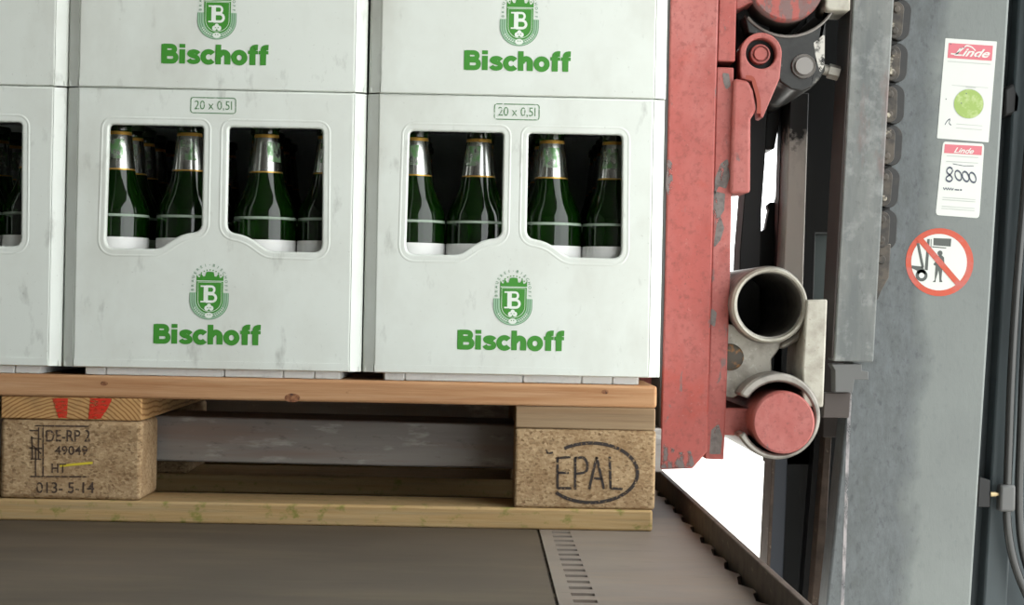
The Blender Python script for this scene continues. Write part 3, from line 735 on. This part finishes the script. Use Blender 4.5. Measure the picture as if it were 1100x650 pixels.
obj('bare_patch', MB().flat(rounded(XZ([(874, 46), (886, 36), (885.5, 70), (881, 80), (876, 60)], YB), 0.002, 3), YB - 0.0004), 'scrape', ub, smooth=False, label='bright bare patch')
xb, zb = circ(863, 71.5, YB)
obj('bolt', MB().lathe_y([(0, YB - 0.008), (9.3 * kb, YB - 0.008), (9.8 * kb, YB - 0.007), (9.9 * kb, YB - 0.003), (10.2 * kb, YB - 0.003), (12.8 * kb, YB - 0.0045), (13.3 * kb, YB - 0.003), (13.3 * kb, YB + 0.004)], xb, zb), 'bolt', ub)
p0, p1 = P(882, 74, YB + 0.02), P(901, 79, YB + 0.02)
obj('grease_nipple', MB().tube([p0, p0.lerp(p1, 0.45)], 0.006, 10).tube([p0.lerp(p1, 0.4), p1], 0.0085, 6), 'cast', ub, angle=50)
r2x, r2z = circ(846, -18, YB - 0.02); r2k = S_(YB - 0.02)
rod2 = obj('guide_rod', MB().lathe_y([(0, YB - 0.02), (38 * r2k, YB - 0.02), (40 * r2k, YB - 0.018), (41 * r2k, YB - 0.01), (41 * r2k, YB - 0.006)], r2x, r2z, 56).mat(1).lathe_y([(41 * r2k, YB - 0.006), (41 * r2k, 0.62), (0, 0.62)], r2x, r2z, 56), ['red_paint_grey', 'raildark'], FKL, angle=40)  # rod sides coloured dark to stand for the shade in the trough
pp('rod_arm', [(790, -40), (830, -40), (826, 2), (806, 3), (794, 9), (790, 9)], YF + 0.01, 0.40, 'red_paint_scuffed', rod2, bevel=0.002)
pp('bracket_plate', [(889, -60), (914.5, -60), (913.5, 11.5), (890, 11), (886.5, 7), (888, -10)], YB - 0.02, YB + 0.05, 'castplate', bevel=0.002)
# dark carriage members behind
YD = 0.36
pp('carriage_plate', [(766, 50), (790, 55), (792, 6), (830, 6), (826, 40), (806, 60), (806, 110), (766, 110)], YF + 0.062, YF + 0.09, 'black')
pp('carriage_plate', [(793, -40), (918, -40), (914, 110), (886, 112), (838, 128), (832, 160), (824, 161), (817, 158), (814, 130), (800, 128)], YD + 0.04, YD + 0.10, 'black')
pp('carriage_upright', [(804, 100), (826, 100), (822, 170), (818, 225), (815, 430), (790, 430), (795, 270), (800, 208)], YD, YD + 0.06, 'black')
pp('carriage_upright', [(840, 110), (849, 110), (845, 215), (842, 300), (840, 420), (829, 420), (834, 300), (837, 200)], YD + 0.03, YD + 0.06, 'black')
pp('carriage_bar', [(849, 100), (869, 100), (865, 230), (862, 330), (840, 330), (845, 230)], YD - 0.03, YD + 0.03, 'greybar', label='grease stained light grey bar')
pp('hose_bracket', [(838, 203), (843, 200), (842, 292), (814, 292), (816, 250), (822, 246), (826, 226), (824, 221), (828, 217), (833, 218)], YD + 0.07, YD + 0.09, 'black', rs=0.003)
pp('carriage_side', [(866, 20), (916, 20), (908, 246), (904, 250), (876, 250), (874, 322), (860, 345), (860, 230)], YD + 0.03, YD + 0.20, 'black')
pp('carriage_panel', [(872, 245), (904, 245), (898, 345), (872, 330)], YD + 0.10, YD + 0.12, 'greygreen')
pp('carriage_side', [(855, 330), (903, 330), (900, 500), (828, 500), (826, 360)], YD + 0.03, YD + 0.10, 'black')
cb = [P(a0, b0, YD - 0.02) for a0, b0 in smoothpath([(902, 188), (895, 200), (893, 205)], 4)]
cb2 = [P(a0, b0, YD - 0.02) for a0, b0 in smoothpath([(904, 205), (897, 216), (893, 228), (896, 236), (902, 238), (906, 230)], 5)]
obj('cable', MB().tube(cb, 0.0022, 8), 'tan', FKL); obj('cable', MB().tube(cb2, 0.0026, 8), 'tan', FKL)
# lower mast channel
YL = 0.33
def ext(pts_top, pts_bot, Y, zt, zb):
    """carry two left-right pairs seen in the photo on to heights zt and zb"""
    out = []
    for a0, b0 in zip(pts_top, pts_bot):
        A, B = P(*a0, Y), P(*b0, Y); f = lambda z: A.x + (B.x - A.x) * (z - A.z) / (B.z - A.z)
        out.append((f(zt), f(zb)))
    (l0, l1), (r0, r1) = out
    return [(l0, zt), (r0, zt), (r1, zb), (l1, zb)]
ch = obj('mast_channel', MB().prism(ext([(850, 470), (886, 470)], [(842, 650), (876, 650)], YL, 0.20, -1.19), YL + 0.06, YL + 0.10), 'black', FKL)
obj('flange', MB().prism(ext([(836, 470), (850, 470)], [(827, 650), (843, 650)], YL, 0.14, -1.19), YL + 0.02, YL + 0.08), 'bluedark', ch, bevel=0.001)
obj('flange_edge', MB().prism(ext([(833, 470), (836.5, 470)], [(824, 650), (828, 650)], YL, 0.14, -1.19), YL + 0.018, YL + 0.08), 'edge', ch, bevel=0.0006)
obj('flange', MB().prism(ext([(886, 470), (893.5, 470)], [(872, 650), (883, 650)], YL, 0.17, -1.19), YL, YL + 0.10), 'edge', ch, bevel=0.001, label='rusty flange edge')
obj('flange', MB().prism(ext([(880, 470), (900, 470)], [(866, 650), (893, 650)], YL, 0.17, -1.19), YL + 0.03, YL + 0.10), 'black', ch)
pp('carriage_side', [(886, 380), (918, 380), (916, 470), (884, 470)], YL - 0.02, YL + 0.02, 'raildark')
obj('channel_web', MB().prism(ext([(840, 470), (910, 470)], [(832, 650), (898, 650)], YL + 0.11, 0.20, -1.19), YL + 0.11, YL + 0.13), 'black', ch)
# grey inner rail with chain
YR = 0.140
rail = obj('mast_rail', MB().prism(ext([(916.5, 0), (960.5, 0)], [(895.5, 388), (938.5, 388)], YR, 0.9, P(916, 388.5, YR).z), YR, YR + 0.038), 'rail', FKL, bevel=0.002, label='scratched grey mast rail beside the chain')
obj('rail_side', MB().prism(ext([(914.8, 0), (919, 0)], [(893.8, 388), (898, 388)], YR, 0.9, P(905, 385, YR).z), YR + 0.003, YR + 0.075), 'raildark', rail)  # left face of the rail, shade painted in as a dark colour
pp('foot_bracket', [(893, 391), (926, 391), (926, 398), (933, 399), (933, 408), (918, 408), (916, 421.5), (897, 421.5), (897, 398)], YR + 0.004, YR + 0.03, 'clamp', rail, bevel=0.001)
pp('foot_plate', [(886, 422), (914, 422), (912, 449), (884, 449)], YR + 0.02, YR + 0.036, 'raildark', rail, bevel=0.001)
# mast upright
YM = 0.185
mpoly = ext([(955, 0), (1084.5, 0)], [(887.5, 650), (1043, 650)], YM, 1.4, -1.19)
mast = obj('mast_upright', MB().prism(mpoly, YM, YM + 0.05), 'mast', FKL, bevel=0.003, label='grey painted mast upright, bare metal down its left side')
a, sx = M_mast
o0 = WL['forklift'] if 'forklift' in WL else Vector()
def mast_s(px, py):
    p = P(px, py, YM) - wl(FKL); return p.x - p.z * 0.0435
lo_, hi_ = mast_s(1012, 40), mast_s(965, 560)
sA = mast_s(1008, 100); sB = mast_s(990, 420)
bare = a.ramp(sx, (sA + sB) / 2 + 0.006, (sA + sB) / 2 - 0.016)
fine = a.ramp(a.noise(70, (1.3, 1, 0.6), 8, 0.75), 0.36, 0.66)
a.mix(bare, rgb(66, 70, 70), 0.92)
a.mix(a.math('MULTIPLY', bare, fine), rgb(92, 97, 100), 0.75)
spots = a.ramp(a.noise(170, (1, 1, 0.6)), 0.56, 0.70)
a.mix(a.math('MULTIPLY', spots, a.math('ADD', 0.12, a.math('MULTIPLY', bare, 0.5))), rgb(52, 54, 56))
a.bump(160, 0.0006, (1.4, 1, 0.5), 0.4)
wl_ = MB(); stroke(wl_, [(913.5, 418), (911, 470), (908.5, 560), (905, 650), (903, 690)], 3.6, lambda a0, b0: tuple(P(a0, b0, YM - 0.0004)))
a2 = Mat('bright_wear_line', rgb(150, 144, 144), 0.5, 0.0); a2.blot(rgb(112, 110, 112), 90, 0.45, 0.6, (1, 1, 0.4)); a2.fade(150, 0.28, 0.55, (1, 1, 0.35)); M['wearline'] = a2.m
obj('wear_line', wl_, 'wearline', mast, smooth=False, fixn=False, label='bright rubbed line')
# chain
YCH = 0.155; kc = S_(YCH)
pins = [(966.5, -57), (965.5, -34), (964.5, -12), (963, 10), (961, 33), (959.4, 57), (958, 78), (955.8, 101), (955, 123), (953.4, 145), (952.2, 167.5), (950.6, 190), (948.7, 213), (947.8, 235.5), (946.6, 257.7), (946.8, 279)]
chn = None
def capsule(p, q_, r, bulge=0):
    A, B = Vector(p), Vector(q_); t = (B - A).normalized(); n = Vector((-t.y, t.x)); out = []
    for k_ in range(-90, 91, 15): out.append(A - t * (r * math.cos(R(k_))) + n * (r * math.sin(R(k_))))
    for k_ in range(90, -91, -15): out.append(B + t * (r * math.cos(R(k_))) + n * (r * math.sin(R(k_))))
    return [tuple(v_) for v_ in out]
bk = MB().prism(XZ([(950, -70), (970, -70), (955, 262), (938, 262)], YCH + 0.012), YCH + 0.016, YM - 0.001)
chn = obj('lift_chain', bk, 'chaindark', FKL, label='oily leaf chain')
for i in range(1, len(pins) - 1, 2):
    (ax, ay), (bx_, by_) = pins[i], pins[i + 1]
    mb = MB()
    A = circ(ax, ay, YCH); B = circ(bx_, by_, YCH)
    mb.prism(capsule(A, B, 8.6 * kc), YCH, YCH + 0.004)
    mb.mat(1)
    A2 = circ(ax + 5, ay + 1, YCH + 0.006); B2 = circ(bx_ + 5, by_ - 1, YCH + 0.006)
    mb.prism(capsule(A2, B2, 11.5 * kc), YCH + 0.006, YCH + 0.02)
    mb.mat(0)
    for (c0, c1) in (A, B): mb.lathe_y([(0, YCH - 0.003), (3.3 * kc, YCH - 0.003), (4.0 * kc, YCH - 0.002), (4.0 * kc, YCH + 0.002)], c0, c1, 16)
    obj('chain_link', mb, ['chain', 'chaindark'], chn, bevel=0.0008, seg=1)
pp('chain_anchor', [(939, 262), (957, 262), (955, 298), (947, 312), (943, 322), (937, 322)], YCH + 0.004, YM - 0.001, 'chain', chn, bevel=0.001)
x_, z_ = circ(947, 279, YCH); obj('anchor_pin', MB().lathe_y([(0, YCH), (4 * kc, YCH), (5 * kc, YCH + 0.001), (5 * kc, YCH + 0.006)], x_, z_, 18), 'chain', chn)
# stickers and sign
def qmap(q4, Y):
    A, B, C_, D_ = [P(x, y, Y) for x, y in q4]      # top left, top right, bottom right, bottom left
    def f(u, v, lay=0):
        p = (A * (1 - u) + B * u) * (1 - v) + (D_ * (1 - u) + C_ * u) * v
        return (p.x, Y - 0.00015 * lay, p.z)
    return f
YS = YM - 0.0004
def sticker(name, q4, parts, r, label):
    f = qmap(q4, YS); mb = MB()
    out = rounded([(0, 0), (1, 0), (1, 1), (0, 1)], r, 5)
    mb.add([f(u, v) for u, v in out], [list(range(len(out)))][::-1])
    parts(mb, f)
    return obj(name, mb, ['stwhite', 'stpink', 'stlime', 'stgrey', 'stink'], mast, smooth=False, label=label, fixn=False)
def quad(mb, f, u0, v0, u1, v1, lay): mb.add([f(u0, v1, lay), f(u1, v1, lay), f(u1, v0, lay), f(u0, v0, lay)], [[0, 1, 2, 3]])
def st1(mb, f):
    mb.mat(1); quad(mb, f, 0.07, 0.045, 0.93, 0.195, 1)
    mb.mat(0); fit(mb, 'Linde', 0.20, 0.88, -0.168, -0.085, lambda x, z: f(x, -z, 2), 0.02, 0.45)
    stroke(mb, smoothpath([(0.13, -0.150), (0.24, -0.148), (0.36, -0.09), (0.42, -0.062), (0.52, -0.072), (0.60, -0.105)], 4), 0.014, lambda x, z: f(x, -z, 2))
    mb.mat(3)
    for v in (0.225,): quad(mb, f, 0.08, v, 0.92, v + 0.008, 1)
    quad(mb, f, 0.2, 0.46, 0.9, 0.466, 1)
    for v in (0.84, 0.88): quad(mb, f, 0.35, v, 0.85, v + 0.006, 1)
    for lay, mt, rr in ((1, 4, 0.295), (2, 2, 0.285)):
        mb.mat(3 if mt == 4 else 2)
        pts = [f(0.555 + rr * math.cos(R(t)), 0.635 + rr * 0.505 * math.sin(R(t)), lay) for t in range(0, 360, 12)]
        mb.add(pts[::-1], [list(range(len(pts)))])
    mb.mat(3); quad(mb, f, 0.47, 0.462, 0.66, 0.474, 3)
    mb.mat(4)
    stroke(mb, smoothpath([(0.13, -0.86), (0.17, -0.82), (0.22, -0.80), (0.21, -0.84), (0.25, -0.86)], 3), 0.012, lambda x, z: f(x, -z, 1))
    for (u, v) in ((0.10, 0.05), (0.30, 0.085), (0.36, 0.075), (0.63, 0.16), (0.10, 0.60), (0.48, 0.53), (0.40, 0.63)): quad(mb, f, u, v, u + 0.02, v + 0.01, 4)
sticker('inspection_sticker', [(1015.6, 41), (1071, 44.6), (1062, 153), (1006.5, 148.5)], st1, 0.01, 'white sticker with pink header and lime disc')
def st2(mb, f):
    mb.mat(1); quad(mb, f, 0.05, 0.035, 0.95, 0.155, 1)
    mb.mat(0); fit(mb, 'Linde', 0.28, 0.76, -0.145, -0.07, lambda x, z: f(x, -z, 2), 0.02, 0.45)
    mb.mat(3)
    for v in (0.185, 0.26, 0.75, 0.78, 0.87, 0.90): quad(mb, f, 0.12, v, 0.88, v + 0.010, 1)
    mb.mat(4)
    c8 = lambda x, y: ((x - 75 + (y - 50) * 0.075) / 305.0, -(y - 52) / 550.0)
    g = lambda x, z: f(x, -z, 2)
    stroke(mb, smoothpath([c8(*p) for p in [(148, 255), (128, 242), (108, 258), (110, 282), (134, 302), (148, 325), (130, 346), (106, 338), (106, 316), (134, 292), (148, 268)]], 4, True), 0.026, g)
    for cx_, cy_ in ((190, 298), (243, 302), (293, 306)):
        stroke(mb, [c8(cx_ + 23 * math.cos(R(t)) - 0.2 * 36 * math.sin(R(t)) * -1, cy_ + 36 * math.sin(R(t))) for t in range(0, 360, 20)], 0.026, g, True)
    stroke(mb, [c8(150, 214), c8(230, 224), c8(300, 220)], 0.008, g)
    stroke(mb, [c8(x, 402 + (7 if i % 2 else -8)) for i, x in enumerate(range(84, 160, 9))], 0.018, g)
    stroke(mb, [c8(165, 404), c8(196, 404)], 0.016, g); stroke(mb, [c8(203, 402), c8(216, 404)], 0.02, g)
sticker('service_sticker', [(1013, 152), (1057.5, 154.5), (1052, 234.5), (1005, 231)], st2, 0.07, 'white rounded sticker with handwritten 8000')
def sign():
    mb = MB(); c7 = lambda x, y, lay=0: (lambda p: (p.x, YS - 0.00015 * lay, p.z))(P(965 + x / 7.22, 235 + y / 7.22, YS))
    def poly(pts, lay): mb.add([c7(x, y, lay) for x, y in pts][::-1], [list(range(len(pts)))])
    def el(cx, cy, rx, ry, lay): poly([(cx + rx * math.cos(R(t)), cy + ry * math.sin(R(t))) for t in range(0, 360, 8)], lay)
    el(320, 337, 263, 264, 0); mb.mat(1); el(316, 337, 216, 219, 1)
    mb.mat(2)
    poly([(140, 190), (162, 190), (200, 378), (180, 382)], 2); poly([(224, 157), (244, 157), (228, 400), (204, 396)], 2)
    poly([(251, 158), (257, 158), (256, 225), (250, 225)], 2); poly([(273, 150), (411, 155), (406, 216), (271, 206)], 2)
    poly([(262, 214), (372, 224), (370, 231), (262, 222)], 2)
    poly([(104, 362), (185, 372), (205, 400), (215, 430), (150, 430), (140, 400), (104, 385)], 2)
    el(180, 440, 46, 46, 2); mb.mat(1); el(180, 440, 21, 21, 3); mb.mat(2)
    el(323, 267, 20, 20, 2)
    poly([(312, 284), (338, 284), (354, 300), (358, 360), (346, 366), (340, 400), (334, 470), (342, 492), (318, 492), (316, 440), (311, 400), (300, 440), (290, 470), (288, 492), (264, 490), (282, 476), (284, 420), (288, 366), (270, 355), (290, 330)], 2)
    mb.mat(0); stroke(mb, [(158, 148), (466, 506)], 46, lambda x, y: c7(x, y, 4))
    return obj('warning_sign', mb, ['signred', 'stwhite', 'signblack'], mast, smooth=False, label='round red and white sign: no standing under the load', fixn=False)
sign()
# dark body and pipes at the right
YBD = 0.32
bd = obj('side_panel', MB().prism(ext([(1050, 0), (1200, 0)], [(1020, 650), (1170, 650)], YBD, 1.4, -1.0), YBD, YBD + 0.03), 'body', FKL)
obj('side_rib', MB().prism(ext([(1094, 0), (1120, 0)], [(1056, 650), (1082, 650)], YBD - 0.03, 1.4, -1.0), YBD - 0.03, YBD - 0.001), 'body', bd, bevel=0.003)
YPp = 0.27; kp = S_(YPp)
pts = smoothpath([(1113, -40), (1108, 100), (1101, 200), (1092, 310), (1086.5, 400), (1083.5, 480), (1082, 530), (1082, 560), (1086, 590), (1094, 618), (1108, 650), (1125, 685)], 6)
pipe = obj('hydraulic_pipe', MB().tube([P(x, y, YPp) for x, y in pts], 4.6 * kp, 14), 'pipe', FKL, angle=60)
pts = smoothpath([(1124, -40), (1118, 100), (1111, 200), (1104, 310), (1099, 400), (1096, 480), (1094.5, 530), (1096, 570), (1101, 600), (1112, 630), (1130, 660)], 6)
obj('hydraulic_pipe', MB().tube([P(x, y, YPp + 0.003) for x, y in pts], 4.6 * kp, 14), 'pipe', FKL, angle=60)
pp('pipe_clamp', [(1075, 521), (1091.5, 521), (1091, 550), (1074, 550)], YPp - 0.008, YPp + 0.012, 'clamp', pipe, bevel=0.003)
p0 = P(1064, 531, YPp); p1 = P(1070, 531, YPp); p2 = P(1076, 531, YPp)
obj('clamp_bolt', MB().tube([p0, p1], 0.0028, 8).tube([p1, p2], 0.002, 8), 'brass', pipe)
pp('pipe_bracket', [(1052, 512), (1064, 516), (1064, 545), (1050, 545)], YPp, YBD + 0.002, 'black', pipe, bevel=0.001)
pp('hose_fitting', [(1078, 95), (1090, 88), (1098, 104), (1096, 122), (1078, 126)], YPp + 0.02, YBD, 'black', bd, bevel=0.004)

# ------------------------------------------------------------------ light
wd = bpy.data.worlds.new('overcast_sky'); bpy.context.scene.world = wd; wd.use_nodes = True
bg = wd.node_tree.nodes['Background']; bg.inputs[0].default_value = (0.96, 1.0, 1.0, 1); bg.inputs[1].default_value = 3.0
sun = bpy.data.objects.new('hazy_sun', bpy.data.lights.new('hazy_sun', 'SUN')); C.objects.link(sun)
sun.data.energy = 0.3; sun.data.angle = R(50); sun.data.color = (1.0, 0.98, 0.95)
sun.rotation_euler = Vector((-0.8, 0.5, -0.35)).to_track_quat('-Z', 'Y').to_euler()
sc = bpy.context.scene
sc.view_settings.view_transform = 'Standard'; sc.view_settings.look = 'None'; sc.view_settings.gamma = 1.0
sc.view_settings.use_curve_mapping = False
sc.view_settings.exposure = 0.32
